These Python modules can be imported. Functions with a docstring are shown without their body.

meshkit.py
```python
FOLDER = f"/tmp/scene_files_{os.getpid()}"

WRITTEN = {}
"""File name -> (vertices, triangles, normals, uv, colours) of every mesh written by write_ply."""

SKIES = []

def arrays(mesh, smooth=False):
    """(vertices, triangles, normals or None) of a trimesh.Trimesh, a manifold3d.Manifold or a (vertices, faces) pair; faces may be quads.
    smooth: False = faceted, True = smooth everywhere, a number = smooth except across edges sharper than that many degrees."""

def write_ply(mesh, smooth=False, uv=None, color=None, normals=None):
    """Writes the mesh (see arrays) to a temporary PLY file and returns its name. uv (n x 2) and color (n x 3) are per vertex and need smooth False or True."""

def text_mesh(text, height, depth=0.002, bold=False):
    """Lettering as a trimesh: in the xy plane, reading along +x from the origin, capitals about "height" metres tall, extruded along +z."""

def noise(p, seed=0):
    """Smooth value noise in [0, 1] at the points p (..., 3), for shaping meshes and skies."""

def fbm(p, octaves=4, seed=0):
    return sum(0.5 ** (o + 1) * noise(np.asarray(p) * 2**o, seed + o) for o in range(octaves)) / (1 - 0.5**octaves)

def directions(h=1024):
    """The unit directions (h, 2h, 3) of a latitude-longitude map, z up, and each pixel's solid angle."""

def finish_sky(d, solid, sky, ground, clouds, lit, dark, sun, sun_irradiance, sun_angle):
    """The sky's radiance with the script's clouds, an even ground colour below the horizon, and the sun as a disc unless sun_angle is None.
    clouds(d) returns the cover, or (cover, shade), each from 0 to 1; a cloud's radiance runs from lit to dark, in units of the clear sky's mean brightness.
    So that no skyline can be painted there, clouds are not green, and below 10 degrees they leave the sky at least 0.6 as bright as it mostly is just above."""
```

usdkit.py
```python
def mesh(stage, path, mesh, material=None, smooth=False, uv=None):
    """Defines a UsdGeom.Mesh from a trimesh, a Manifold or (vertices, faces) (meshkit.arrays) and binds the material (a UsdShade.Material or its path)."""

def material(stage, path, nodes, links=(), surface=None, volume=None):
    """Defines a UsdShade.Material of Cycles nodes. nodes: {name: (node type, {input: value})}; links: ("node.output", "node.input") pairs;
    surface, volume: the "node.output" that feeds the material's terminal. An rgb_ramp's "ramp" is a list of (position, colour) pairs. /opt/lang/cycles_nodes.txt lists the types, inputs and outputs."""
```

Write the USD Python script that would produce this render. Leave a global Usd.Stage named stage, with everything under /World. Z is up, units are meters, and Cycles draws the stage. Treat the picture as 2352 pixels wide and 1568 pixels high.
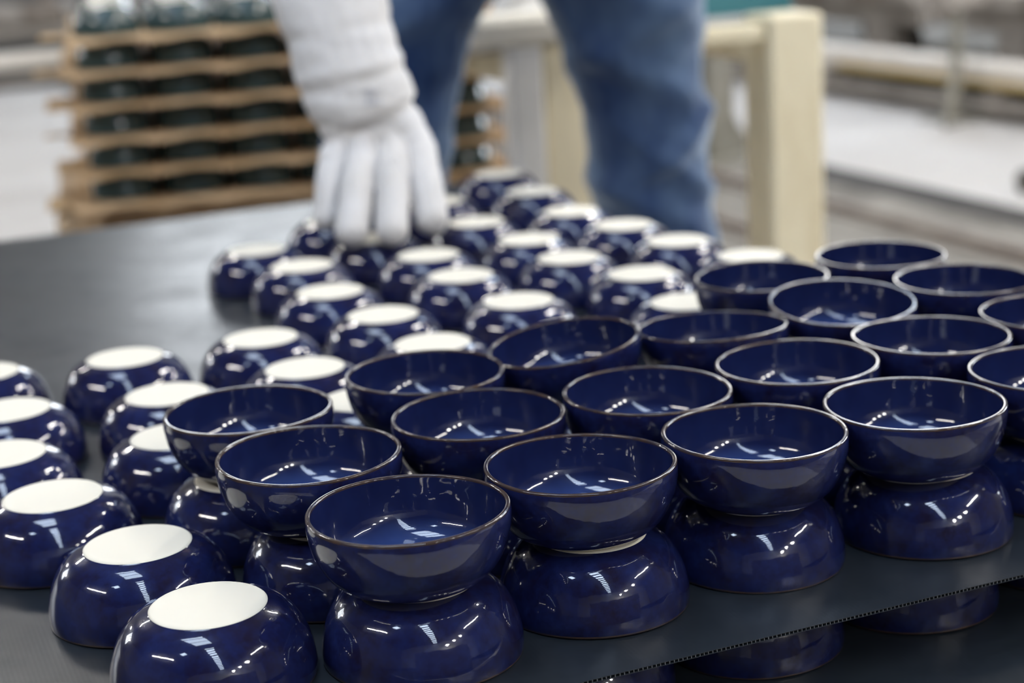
import math, numpy as np, trimesh, usdkit, meshkit
import manifold3d as m3
from scipy.interpolate import PchipInterpolator
from pxr import Usd, UsdGeom, UsdLux, Gf, Sdf, UsdShade

stage = Usd.Stage.CreateInMemory()
UsdGeom.SetStageUpAxis(stage, UsdGeom.Tokens.z)
UsdGeom.SetStageMetersPerUnit(stage, 1.0)
world = UsdGeom.Xform.Define(stage, '/World')
stage.SetDefaultPrim(world.GetPrim())
UsdGeom.Scope.Define(stage, '/World/Looks')

# ------------------------------------------------------------------ camera, light levels, exposure
SHEET = 0.60                       # top of the black plastic sheet the bowls stand on
EYE = np.array([0.0, 0.0, 0.9333])
PITCH, ROLL = 0.2581, -0.058
EXPOSURE = -0.85
TUBE, SKYLIGHT, WINDOW_FAR, WINDOW_RIGHT, WINDOW_LEFT = 250.0, 22.0, 13.0, 30.0, 15.0
fw = np.array([0, math.cos(PITCH), -math.sin(PITCH)]); rt = np.array([1.0, 0, 0]); up = np.cross(rt, fw)
cx = math.cos(ROLL) * rt + math.sin(ROLL) * up
cy = -math.sin(ROLL) * rt + math.cos(ROLL) * up
cam = UsdGeom.Camera.Define(stage, '/World/camera')
cam.CreateFocalLengthAttr(59.83); cam.CreateHorizontalApertureAttr(36.0); cam.CreateVerticalApertureAttr(24.0)
cam.CreateClippingRangeAttr(Gf.Vec2f(0.02, 200)); cam.CreateFStopAttr(5.9); cam.CreateFocusDistanceAttr(0.78)
cam.CreateExposureAttr(EXPOSURE)
cam.AddTransformOp().Set(Gf.Matrix4d(*cx, 0, *cy, 0, *(-fw), 0, *EYE, 1))

ANG = math.atan2(.373, .928)       # everything in the hall is lined up with the sheet's edges
GU = np.array([math.cos(ANG), math.sin(ANG)]); GV = np.array([-math.sin(ANG), math.cos(ANG)])
def G(a, b, z=0.0):
    p = a * GU + b * GV
    return np.array([p[0], p[1], z])

# ------------------------------------------------------------------ helpers
used = {}
def numbered(path):
    k = used.get(path, -1) + 1
    used[path] = k
    return path if k == 0 else f'{path}_{k:03d}'
def keys(prim, label=None, cat=None, group=None, kind=None):
    for k, v in (('label', label), ('category', cat), ('group', group), ('kind', kind)):
        if v: prim.SetCustomDataByKey(k, v)
    return prim
def thing(name, label, cat, loc=(0, 0, 0), rotz=0.0, group=None, kind=None):
    x = UsdGeom.Xform.Define(stage, numbered('/World/' + name))
    x.AddTranslateOp().Set(Gf.Vec3d(*map(float, loc))); x.AddRotateZOp().Set(float(rotz))
    return keys(x.GetPrim(), label, cat, group, kind)
def part(parent, name, mesh, mat, smooth=False, label=None, kind=None):
    base = str(parent.GetPath()) if parent is not None else '/World'
    m = usdkit.mesh(stage, numbered(base + '/' + name), mesh, MAT[mat], smooth)
    return keys(m.GetPrim(), label, None, None, kind)
def copy(src, label, loc, rotz=0.0, group=None, tilt=None, scale=None):
    was = src.GetCustomData()
    base = src.GetName()
    x = UsdGeom.Xform.Define(stage, numbered('/World/' + base))
    x.GetPrim().GetReferences().AddInternalReference(src.GetPath())
    place(x, loc, rotz, tilt, scale)
    keys(x.GetPrim(), label, was['category'], group or was.get('group'))
    x.GetPrim().SetInstanceable(True)
    return x.GetPrim()
def place(x, loc, rotz=0.0, tilt=None, scale=None):
    x = UsdGeom.Xformable(x); x.ClearXformOpOrder()
    R = Gf.Matrix4d().SetRotate(Gf.Rotation(Gf.Vec3d(0, 0, 1), rotz))
    if tilt is not None:
        n = Gf.Vec3d(tilt[0], tilt[1], 1).GetNormalized()
        R = R * Gf.Matrix4d().SetRotate(Gf.Rotation(Gf.Vec3d(0, 0, 1), n))
    if scale is not None:
        R = Gf.Matrix4d().SetScale(Gf.Vec3d(*scale)) * R
    x.AddTransformOp(opSuffix='place').Set(R * Gf.Matrix4d().SetTranslate(Gf.Vec3d(*map(float, loc))))
def cat(*ms): return trimesh.util.concatenate(list(ms))
def rot(m, deg, axis=(0, 0, 1), point=(0, 0, 0)):
    m = m.copy(); m.apply_transform(trimesh.transformations.rotation_matrix(math.radians(deg), axis, point)); return m
def box(x0, x1, y0, y1, z0, z1, bevel=0.0):
    """a box with chamfered edges"""
    lo, hi = np.minimum((x0, y0, z0), (x1, y1, z1)), np.maximum((x0, y0, z0), (x1, y1, z1))
    if bevel <= 0:
        m = trimesh.creation.box(hi - lo)
        m.apply_translation((lo + hi) / 2); return m
    e = min(bevel, (hi - lo).min() * .45)
    pts = []
    for sx in (0, 1):
        for sy in (0, 1):
            for sz in (0, 1):
                c = np.where([sx, sy, sz], hi, lo); s = np.where([sx, sy, sz], -1, 1) * e
                for k in range(3):
                    p = c + s; p[k] = c[k]; pts.append(p)
    return trimesh.Trimesh(*[(q.vertices, q.faces) for q in [trimesh.convex.convex_hull(np.array(pts))]][0], process=False)
def gbox(a0, a1, b0, b1, z0, z1, bevel=0.0):
    """a box in hall axes, returned in world axes"""
    return rot(box(a0, a1, b0, b1, z0, z1, bevel), math.degrees(ANG))
def tube(pts, r, n=10, cap=True):
    pts = np.asarray(pts, float); t = np.gradient(pts, axis=0); t /= np.linalg.norm(t, axis=1, keepdims=True) + 1e-12
    a = np.cross(t, np.where(np.abs(t[:, 2:]) < .9, [0, 0, 1.], [1., 0, 0])); a /= np.linalg.norm(a, axis=1, keepdims=True) + 1e-12
    b = np.cross(t, a); th = np.arange(n) * 2 * np.pi / n
    rr = np.broadcast_to(r, (len(pts),))[:, None, None]
    v = (pts[:, None] + rr * (np.cos(th)[None, :, None] * a[:, None] + np.sin(th)[None, :, None] * b[:, None])).reshape(-1, 3)
    f = []
    for i in range(len(pts) - 1):
        for j in range(n):
            k = (j + 1) % n
            f += [[i * n + j, (i + 1) * n + j, (i + 1) * n + k], [i * n + j, (i + 1) * n + k, i * n + k]]
    if cap:
        v = np.vstack([v, pts[0], pts[-1]]); m = len(pts) * n
        for j in range(n):
            k = (j + 1) % n
            f += [[m, j, k], [m + 1, (len(pts) - 1) * n + k, (len(pts) - 1) * n + j]]
    return trimesh.Trimesh(v, f, process=False)
def lathe(prof, n=96, wob=None):
    """prof: (r, z) from the first to the last ring, outside facing right of the way along it"""
    prof = np.asarray(prof, float); th = np.arange(n) * 2 * np.pi / n
    v, rows = [], []
    for r, z in prof:
        if r < 1e-9: rows.append([len(v)]); v.append((0, 0, z))
        else:
            rows.append(list(range(len(v), len(v) + n)))
            for q in th:
                s, dz = wob(q, r, z) if wob else (1, 0)
                v.append((r * s * math.cos(q), r * s * math.sin(q), z + dz))
    f = []
    for A, B in zip(rows, rows[1:]):
        for j in range(n):
            k = (j + 1) % n
            if len(A) == 1 and len(B) == 1: continue
            if len(A) == 1: f.append([A[0], B[k], B[j]])
            elif len(B) == 1: f.append([A[j], A[k], B[0]])
            else: f += [[A[j], A[k], B[k]], [A[j], B[k], B[j]]]
    return trimesh.Trimesh(np.array(v), np.array(f), process=False)
def flip_z(m, h):
    v = m.vertices.copy(); v[:, 2] = h - v[:, 2]
    return trimesh.Trimesh(v, m.faces[:, ::-1], process=False)
def ball(p, r):
    s = m3.Manifold.sphere(1.0, 24)
    r = (r, r, r) if np.ndim(r) == 0 else r
    return s.scale(tuple(map(float, r))).translate(tuple(map(float, p)))
def chain(*pr):
    out = []
    for (p, r), (q, s) in zip(pr, pr[1:]): out.append(m3.Manifold.batch_hull([ball(p, r), ball(q, s)]))
    return out
def hull(*pr): return m3.Manifold.batch_hull([ball(p, r) for p, r in pr])
def organic(bits, edge=0.006, smooth=12, disp=None):
    m = m3.Manifold.batch_boolean(bits, m3.OpType.Add).refine_to_length(edge)
    me = m.to_mesh(); t = trimesh.Trimesh(me.vert_properties[:, :3], me.tri_verts, process=True)
    if smooth: trimesh.smoothing.filter_taubin(t, lamb=.5, nu=.51, iterations=smooth)
    if disp is not None:
        t.vertices = t.vertices + t.vertex_normals * disp(np.array(t.vertices), np.array(t.vertex_normals))[:, None]
    return t

# ------------------------------------------------------------------ materials
MAT = {}
def mat(name, nodes, links=(), surface='p.BSDF'):
    MAT[name] = usdkit.material(stage, '/World/Looks/' + name, nodes, links, surface=surface)
def noisy(name, c0, c1, scale=8.0, rough=.6, bump=0.0, bscale=None, bdist=.002, lo=.35, hi=.65, detail=4.0, spec=.5, stretch=(1, 1, 1), extra=None):
    """two tones of one stuff mottled by noise in space, with fine relief"""
    nodes = {'g': ('geometry', {}), 'mp': ('mapping', {'scale': stretch}), 'n': ('noise_texture', {'scale': scale, 'detail': detail, 'roughness': .6}),
             'r': ('rgb_ramp', {'ramp': [(0, c0), (lo, c0), (hi, c1), (1, c1)]}),
             'p': ('principled_bsdf', {'roughness': rough, 'specular_ior_level': spec, **(extra or {})})}
    links = [('g.position', 'mp.vector'), ('mp.vector', 'n.vector'), ('n.fac', 'r.fac'), ('r.color', 'p.base_color')]
    if bump:
        nodes['bn'] = ('noise_texture', {'scale': bscale or scale * 4, 'detail': 4.0})
        nodes['b'] = ('bump', {'strength': bump, 'distance': bdist})
        links += [('mp.vector', 'bn.vector'), ('bn.fac', 'b.height'), ('b.normal', 'p.normal')]
    mat(name, nodes, links)
def glow(name, color, strength): mat(name, {'e': ('emission', {'color': color, 'strength': strength})}, surface='e.emission')

# cobalt glaze: deep blue, brown-violet where it runs thin, with the faint ripples of a dipped glaze
def glaze(name, c0, c1, c2, rough=.035):
    mat(name, {'g': ('geometry', {}), 'n': ('noise_texture', {'scale': 38.0, 'detail': 5.0, 'roughness': .62}),
               'n2': ('noise_texture', {'scale': 170.0, 'detail': 3.0, 'roughness': .6}),
               'mx': ('mix_float', {'fac': .35}),
               'r': ('rgb_ramp', {'ramp': [(0, c0), (.36, c0), (.5, c1), (.64, c2), (1, c2)]}),
               'bn': ('noise_texture', {'scale': 75.0, 'detail': 2.0, 'roughness': .45}),
               'bs': ('noise_texture', {'scale': 420.0, 'detail': 1.0, 'roughness': .4}),
               'bm': ('mix_float', {'fac': .06}),
               'b': ('bump', {'strength': .15, 'distance': .0014}),
               'p': ('principled_bsdf', {'roughness': .22, 'ior': 1.45, 'specular_ior_level': .10, 'coat_weight': 1.0, 'coat_roughness': rough, 'coat_ior': 1.55})},
        [('g.position', 'n.vector'), ('g.position', 'n2.vector'), ('g.position', 'bn.vector'), ('g.position', 'bs.vector'),
         ('n.fac', 'mx.a'), ('n2.fac', 'mx.b'), ('mx.result', 'r.fac'), ('r.color', 'p.base_color'),
         ('bn.fac', 'bm.a'), ('bs.fac', 'bm.b'), ('bm.result', 'b.height'), ('b.normal', 'p.normal'), ('b.normal', 'p.coat_normal')])
glaze('blue_glaze', (.009, .0068, .026), (.0082, .0112, .055), (.010, .0168, .081), .022)
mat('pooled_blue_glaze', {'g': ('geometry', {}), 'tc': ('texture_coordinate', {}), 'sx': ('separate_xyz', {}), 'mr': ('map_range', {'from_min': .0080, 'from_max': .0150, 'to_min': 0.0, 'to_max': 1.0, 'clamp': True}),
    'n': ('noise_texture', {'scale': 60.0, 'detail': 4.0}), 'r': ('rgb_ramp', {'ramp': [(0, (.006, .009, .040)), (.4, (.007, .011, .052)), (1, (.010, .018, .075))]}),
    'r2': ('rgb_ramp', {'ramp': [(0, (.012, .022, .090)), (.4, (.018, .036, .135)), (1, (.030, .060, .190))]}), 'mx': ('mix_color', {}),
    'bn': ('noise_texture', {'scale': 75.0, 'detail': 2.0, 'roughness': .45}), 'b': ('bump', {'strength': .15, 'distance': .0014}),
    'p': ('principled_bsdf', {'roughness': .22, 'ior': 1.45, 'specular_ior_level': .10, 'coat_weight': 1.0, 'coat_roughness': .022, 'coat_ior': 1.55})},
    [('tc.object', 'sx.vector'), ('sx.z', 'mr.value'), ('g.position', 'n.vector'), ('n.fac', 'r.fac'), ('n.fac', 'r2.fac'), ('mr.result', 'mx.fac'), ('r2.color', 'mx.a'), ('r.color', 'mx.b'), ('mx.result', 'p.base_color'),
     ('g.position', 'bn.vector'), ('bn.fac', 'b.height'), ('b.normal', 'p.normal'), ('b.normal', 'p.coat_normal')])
glaze('brown_rim_glaze', (.060, .034, .022), (.042, .028, .026), (.020, .018, .040), .03)
glaze('teal_glaze', (.022, .044, .047), (.036, .068, .070), (.055, .09, .09), .03)
# unglazed foot: cream clay, here and there a soft brown kiln stain
mat('cream_clay', {'g': ('geometry', {}), 'n': ('noise_texture', {'scale': 11.0, 'detail': 5.0, 'roughness': .6}),
                   'r': ('rgb_ramp', {'ramp': [(0, (.79, .745, .64)), (.66, (.79, .745, .64)), (.76, (.52, .42, .27)), (1, (.45, .35, .22))]}),
                   'p': ('principled_bsdf', {'roughness': .8, 'specular_ior_level': .25})},
    [('g.position', 'n.vector'), ('n.fac', 'r.fac'), ('r.color', 'p.base_color')])
# black fluted plastic sheet: scuffed, with the flutes' faint ribbing
A_ = math.degrees(ANG)
mat('black_plastic', {'g': ('geometry', {}), 'mp': ('mapping', {'rotation': (0, 0, -ANG)}),
                      'w': ('wave_texture', {'wave_type': 'bands', 'bands_direction': 'x', 'scale': 2 * math.pi / .0022 / 20.0, 'detail': 0.0}),
                      'n': ('noise_texture', {'scale': 9.0, 'detail': 6.0, 'roughness': .65}),
                      'n3': ('noise_texture', {'scale': 16.0, 'detail': 4.0, 'roughness': .6}),
                      'r': ('rgb_ramp', {'ramp': [(0, (.012, .015, .020)), (.4, (.014, .018, .024)), (.7, (.020, .026, .034)), (1, (.028, .034, .042))]}),
                      'rr': ('map_range', {'from_min': .3, 'from_max': .7, 'to_min': .30, 'to_max': .38}),
                      'b': ('bump', {'strength': .035, 'distance': .0003}),
                      'p': ('principled_bsdf', {'ior': 1.5, 'specular_ior_level': .5})},
    [('g.position', 'mp.vector'), ('mp.vector', 'w.vector'), ('g.position', 'n.vector'), ('g.position', 'n3.vector'), ('n.fac', 'r.fac'), ('r.color', 'p.base_color'),
     ('n3.fac', 'rr.value'), ('rr.result', 'p.roughness'), ('w.fac', 'b.height'), ('b.normal', 'p.normal')])
noisy('glove_suede', (.62, .60, .585), (.70, .685, .685), 22.0, .9, .35, 160.0, .0008, spec=.2, extra={'sheen_weight': .45, 'sheen_roughness': .5})
noisy('glove_thread', (.40, .41, .46), (.48, .49, .54), 80.0, .9)
noisy('denim', (.014, .034, .105), (.105, .165, .265), 3.6, .92, .4, 900.0, .0004, lo=.42, hi=.70, detail=5.0, spec=.15, stretch=(1.6, 1.6, .8), extra={'sheen_weight': 1.0, 'sheen_roughness': .35, 'sheen_tint': (.75, .87, 1.0)})
noisy('shirt_cloth', (.05, .06, .08), (.08, .09, .11), 14.0, .9, .3, 700.0, .0004)
noisy('skin', (.50, .31, .22), (.58, .37, .27), 24.0, .55, spec=.35)
noisy('dark_hair', (.02, .014, .010), (.035, .025, .018), 120.0, .5, .5, 500.0, .001)
noisy('boot_leather', (.03, .022, .016), (.055, .04, .03), 30.0, .6)
noisy('eye_white', (.75, .74, .72), (.78, .77, .75), 10.0, .2)
noisy('eye_dark', (.02, .015, .01), (.03, .02, .015), 10.0, .15)
noisy('cardboard', (.42, .275, .145), (.66, .47, .29), 9.0, .85, .2, 200.0, .0006, spec=.2)
noisy('crate_wood', (.40, .28, .17), (.55, .41, .27), 14.0, .8, .3, 60.0, .001, stretch=(1, 1, .25), spec=.2)
noisy('pale_paint', (.92, .905, .87), (.86, .84, .79), 9.0, .6)
noisy('cream_paint', (.86, .77, .55), (.62, .50, .29), 5.0, .6, .25, 50.0, .001, lo=.52, hi=.80, detail=6.0, stretch=(1.5, 1.5, .5))
noisy('cream_paint_worn', (.80, .75, .64), (.30, .21, .14), 16.0, .65, .3, 60.0, .0012, lo=.68, hi=.82, detail=6.0)
noisy('grey_board', (.40, .385, .37), (.52, .50, .48), 10.0, .8)
noisy('white_cloth', (.74, .73, .71), (.80, .79, .77), 16.0, .9)
noisy('teal_plastic', (.035, .17, .20), (.05, .20, .23), 8.0, .45)
noisy('pale_concrete', (.50, .475, .45), (.59, .57, .55), 1.4, .75, .15, 30.0, .002, detail=6.0, spec=.3)
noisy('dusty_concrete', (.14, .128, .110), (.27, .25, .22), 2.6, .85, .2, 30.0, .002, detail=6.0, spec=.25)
noisy('dark_channel', (.016, .013, .010), (.035, .029, .023), 4.0, .8)
noisy('dark_rubber', (.035, .036, .038), (.06, .06, .06), 2.0, .6)
noisy('rusty_steel', (.17, .135, .11), (.27, .23, .195), 6.0, .7, .2, 40.0, .002, detail=6.0)
noisy('dusty_steel', (.26, .23, .205), (.40, .365, .33), 5.0, .75, .2, 40.0, .002, detail=6.0)
noisy('pale_beam_paint', (.62, .56, .48), (.74, .69, .62), 3.0, .7, detail=5.0)
noisy('yellow_paint', (.50, .36, .13), (.60, .47, .24), 4.0, .7, detail=5.0)
noisy('olive_steel', (.21, .20, .165), (.29, .275, .235), 5.0, .7)
noisy('dark_iron', (.05, .043, .036), (.10, .088, .075), 7.0, .7)
noisy('wall_plaster', (.15, .145, .14), (.20, .195, .185), .8, .9)
noisy('pale_plaster', (.52, .515, .50), (.60, .59, .58), .8, .9)
noisy('roof_sheet', (.055, .055, .058), (.08, .08, .083), .7, .8)
noisy('lamp_housing', (.55, .55, .54), (.60, .60, .59), 5.0, .5)
glow('tube_glow', (1.0, .96, .90), TUBE)
glow('dome_glow', (1.0, .97, .93), 170.0)
glow('strip_glow', (.66, .80, 1.0), 36.0)
glow('skylight_glow', (.66, .80, 1.0), SKYLIGHT)
glow('window_glow_far', (1.0, .99, .97), WINDOW_FAR)
glow('window_glow_right', (.86, .93, 1.0), WINDOW_RIGHT)
glow('window_glow_left', (.90, .95, 1.0), WINDOW_LEFT)

# ------------------------------------------------------------------ the hall
A0, A1, B0, B1, ROOF = -9.0, 9.5, -9.0, 12.0, 5.6
def setting(name, mesh, m, label, smooth=False, parent=None):
    p = part(parent, name, mesh, m, smooth)
    if parent is None: keys(p, label, 'floor' if 'floor' in name else 'wall' if 'wall' in name else 'ceiling' if 'ceiling' in name else 'trim', None, 'structure')
    return p
setting('floor', gbox(A0, A1, B0, B1, -.12, 0), 'pale_concrete', 'pale dusty concrete factory floor, brightest at the left and right of the picture')
def wall_with_holes(a0, a1, z1, holes, t=.2):
    """wall along local x from a0 to a1, holes (x0, x1, z0, z1) not overlapping in x"""
    bits, x = [], a0
    for h in sorted(holes):
        bits += [box(x, h[0], 0, t, 0, z1), box(h[0], h[1], 0, t, 0, h[2]), box(h[0], h[1], 0, t, h[3], z1)]; x = h[1]
    bits.append(box(x, a1, 0, t, 0, z1))
    return cat(*bits)
BACK = [(-7.4, -5.0, 2.4, 5.0), (2.0, 4.4, 1.9, 4.1), (6.9, 9.3, 2.4, 5.5)]
RIGHT = [(2.0, 5.4, .9, 3.3)]
def to_world(m, a, b, deg): m = rot(m, deg + A_); m.apply_translation(G(a, b)); return m
setting('wall_back', to_world(wall_with_holes(A0, A1, ROOF, BACK), 0, B1, 0), 'wall_plaster', 'grey factory wall across the far end of the hall')
setting('wall_right', to_world(wall_with_holes(-B1, -B0, ROOF, [(-b1, -b0, z0, z1) for b0, b1, z0, z1 in RIGHT]), A1, 0, -90), 'wall_plaster', 'grey factory wall far to the right of the bowls')
setting('wall_left', gbox(A0 - .2, A0, B0, B1, 0, ROOF), 'wall_plaster', 'grey factory wall far to the left of the bowls')
setting('wall_front', gbox(A0, A1, B0 - .2, B0, 0, ROOF), 'pale_plaster', 'grey factory wall behind the camera')
wn = 0
def window(name, w, h, place_fn, glowmat, label, nx=4, nz=3):
    t = thing(name, label, 'window', kind='structure')
    part(t, 'frame', place_fn(cat(box(0, w, 0, .1, 0, .07), box(0, w, 0, .1, h - .07, h), box(0, .07, 0, .1, 0, h), box(w - .07, w, 0, .1, 0, h))), 'lamp_housing')
    for i in range(1, nx): part(t, 'glazing_bar', place_fn(box(w * i / nx - .025, w * i / nx + .025, 0, .08, .07, h - .07)), 'lamp_housing')
    for i in range(1, nz): part(t, 'glazing_bar', place_fn(box(.07, w - .07, 0, .07, h * i / nz - .02, h * i / nz + .02)), 'lamp_housing')
    part(t, 'pane', place_fn(box(.05, w - .05, .10, .11, .05, h - .05)), glowmat)
    return t
for i, (x0, x1, z0, z1) in enumerate(BACK):
    def pf(m, x0=x0, z0=z0):
        m = m.copy(); m.apply_translation((x0, 0, z0)); return to_world(m, 0, B1, 0)
    window(f'window_{i + 1}', x1 - x0, z1 - z0, pf, 'window_glow_left' if i < 2 else 'window_glow_far', ['daylit window at the left of the far wall', 'daylit window in the middle of the far wall', 'wide daylit window at the right of the far wall'][i])
for i, (b0, b1, z0, z1) in enumerate(RIGHT):
    def pf(m, b1=b1, z0=z0):
        m = m.copy(); m.apply_translation((-b1, 0, z0)); return to_world(m, A1, 0, -90)
    window(f'window_{i + 4}', b1 - b0, z1 - z0, pf, 'window_glow_right', 'daylit window in the right wall beyond the bowls')
# roof with rooflights: a wide one over the bowls and a barred strip running back behind the camera
LIGHTS = [(-1.05, .15, .55, 2.9), (-.80, .02, -8.8, -.45), (-3.1, -2.4, -1.0, -.3), (5.0, 7.6, 7.2, 11.6)]
def roof():
    xs = sorted({A0, A1, *[v for L in LIGHTS for v in L[:2]]}); ys = sorted({B0, B1, *[v for L in LIGHTS for v in L[2:]]})
    bits = []
    for x0, x1 in zip(xs, xs[1:]):
        run = None
        for y0, y1 in zip(ys, ys[1:]):
            hole = any(L[0] - 1e-6 <= x0 and x1 <= L[1] + 1e-6 and L[2] - 1e-6 <= y0 and y1 <= L[3] + 1e-6 for L in LIGHTS)
            if hole:
                if run is not None: bits.append(gbox(x0, x1, run, y0, ROOF, ROOF + .15)); run = None
            elif run is None: run = y0
        if run is not None: bits.append(gbox(x0, x1, run, B1, ROOF, ROOF + .15))
    return cat(*bits)
setting('ceiling', roof(), 'roof_sheet', 'dark sheet-metal roof of the factory hall')
for i, (a0, a1, b0, b1) in enumerate(LIGHTS):
    t = thing(f'window_{i + 5}', ['wide rooflight above the bowls', 'long barred rooflight strip running back behind the camera', 'small rooflight pane left of the strip', 'broad rooflight far ahead at the right'][i], 'rooflight', kind='structure')
    part(t, 'pane', gbox(a0, a1, b0, b1, ROOF + .12, ROOF + .13), 'strip_glow' if i in (1, 2) else 'skylight_glow')
    part(t, 'frame', cat(gbox(a0, a0 + .04, b0, b1, ROOF, ROOF + .12), gbox(a1 - .04, a1, b0, b1, ROOF, ROOF + .12), gbox(a0 + .04, a1 - .04, b0, b0 + .04, ROOF, ROOF + .12), gbox(a0 + .04, a1 - .04, b1 - .04, b1, ROOF, ROOF + .12)), 'lamp_housing')
    step = [0.95, .62, 9, 1.1][i]; y = b0 + step
    while y < b1 - .2:
        part(t, 'purlin', gbox(a0 + .04, a1 - .04, y - (.05 if i == 0 else .10), y + (.05 if i == 0 else .10), ROOF, ROOF + .1), 'roof_sheet'); y += step
# fluorescent lamps hung under the roof (ends of each tube in metres)
ZT = 4.1
LAMPS = [((-4.9, -.07), (-2.97, -1.8), 'hanging fluorescent lamp left of the bowls'),
         ((4.5, 1.17), (4.1, -1.55), 'hanging fluorescent lamp right of the bowls'),
         ((1.35, 2.10), (1.65, 3.00), 'fluorescent lamp hung low right of the worker'),
         ((3.6, 5.0), (4.6, 5.5), 'hanging fluorescent lamp over the pale floor at right'),
         ((1.2, 5.5), (2.2, 6.0), 'hanging fluorescent lamp beyond the worker'),
         ((-2.6, 5.2), (-1.6, 5.7), 'hanging fluorescent lamp over the tray stack'),
         ((-4.8, 6.5), (-3.8, 7.0), 'hanging fluorescent lamp over the pale floor at left'),
         ((6.4, 6.4), (7.2, 4.4), 'hanging fluorescent lamp near the right wall')]
for p, q, lab in LAMPS:
    p, q = np.array(p), np.array(q); c = (p + q) / 2; L = np.linalg.norm(q - p); d = math.degrees(math.atan2(*(q - p)[::-1]))
    zl = 2.8 if 'low' in lab.split() else ZT
    t = thing('fluorescent_lamp', lab, 'lamp', (c[0], c[1], zl), d, 'fluorescent lamps under the roof')
    part(t, 'housing', cat(box(-L / 2 - .05, L / 2 + .05, -.09, .09, .05, .11, .01), box(-L / 2 - .05, -L / 2, -.07, .07, -.03, .05), box(L / 2, L / 2 + .05, -.07, .07, -.03, .05)), 'lamp_housing')
    for s in (-1, 1):
        part(t, 'tube', tube([(-L / 2, s * .045, 0), (0, s * .045, 0), (L / 2, s * .045, 0)], .018, 8), 'tube_glow')
        part(t, 'suspension_wire', tube([(s * L * .4, 0, .11), (s * L * .4, 0, .6), (s * L * .4, 0, ROOF - zl - .02)], .004, 6), 'dark_iron')

setting('trim_3', gbox(A0, A1, B0, -1.25, 0, .004), 'dark_rubber', 'dark rubber floor covering behind the camera')
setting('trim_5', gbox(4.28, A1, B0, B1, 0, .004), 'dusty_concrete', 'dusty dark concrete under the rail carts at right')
setting('trim_4', gbox(-9, -2.1, -1.25, 1.6, 0, .004), 'dark_rubber', 'dark rubber floor covering at the left behind the camera')
BAYS = [((-5.7, 4.6, 2.55), .15, 'dome lamp hung low at the left, the nearer of two'), ((-5.45, 7.0, 2.45), .17, 'dome lamp hung low at the left, the farther of two'),
        ((3.1, 2.75, 4.3), .13, 'dome lamp hung ahead at the right'), ((4.87, -3.2, 4.1), .27, 'dome lamp hung behind the camera at the right, nearest'),
        ((4.75, -4.9, 4.1), .27, 'dome lamp hung behind the camera at the right, middle one'), ((4.5, -6.6, 4.1), .30, 'dome lamp hung behind the camera at the right, farthest')]
for (x, y, zz), r, lab in BAYS:
    t = thing('dome_lamp', lab, 'lamp', (x, y, zz), 0, 'dome lamps under the roof')
    q = np.linspace(0, math.pi / 2, 10)
    part(t, 'globe', lathe([(r * math.sin(a), -r * math.cos(a)) for a in q], 28), 'dome_glow', True)
    part(t, 'reflector', lathe([(r, 0), (r * 1.5, -.02), (r * 1.52, -.01), (r * 1.0, .10), (.05, .16), (.05, .24), (0, .24)], 28), 'lamp_housing', 30)
    part(t, 'suspension_wire', tube([(0, 0, .23), (0, 0, .6), (0, 0, ROOF - zz - .02)], .005, 6), 'dark_iron')
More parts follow.
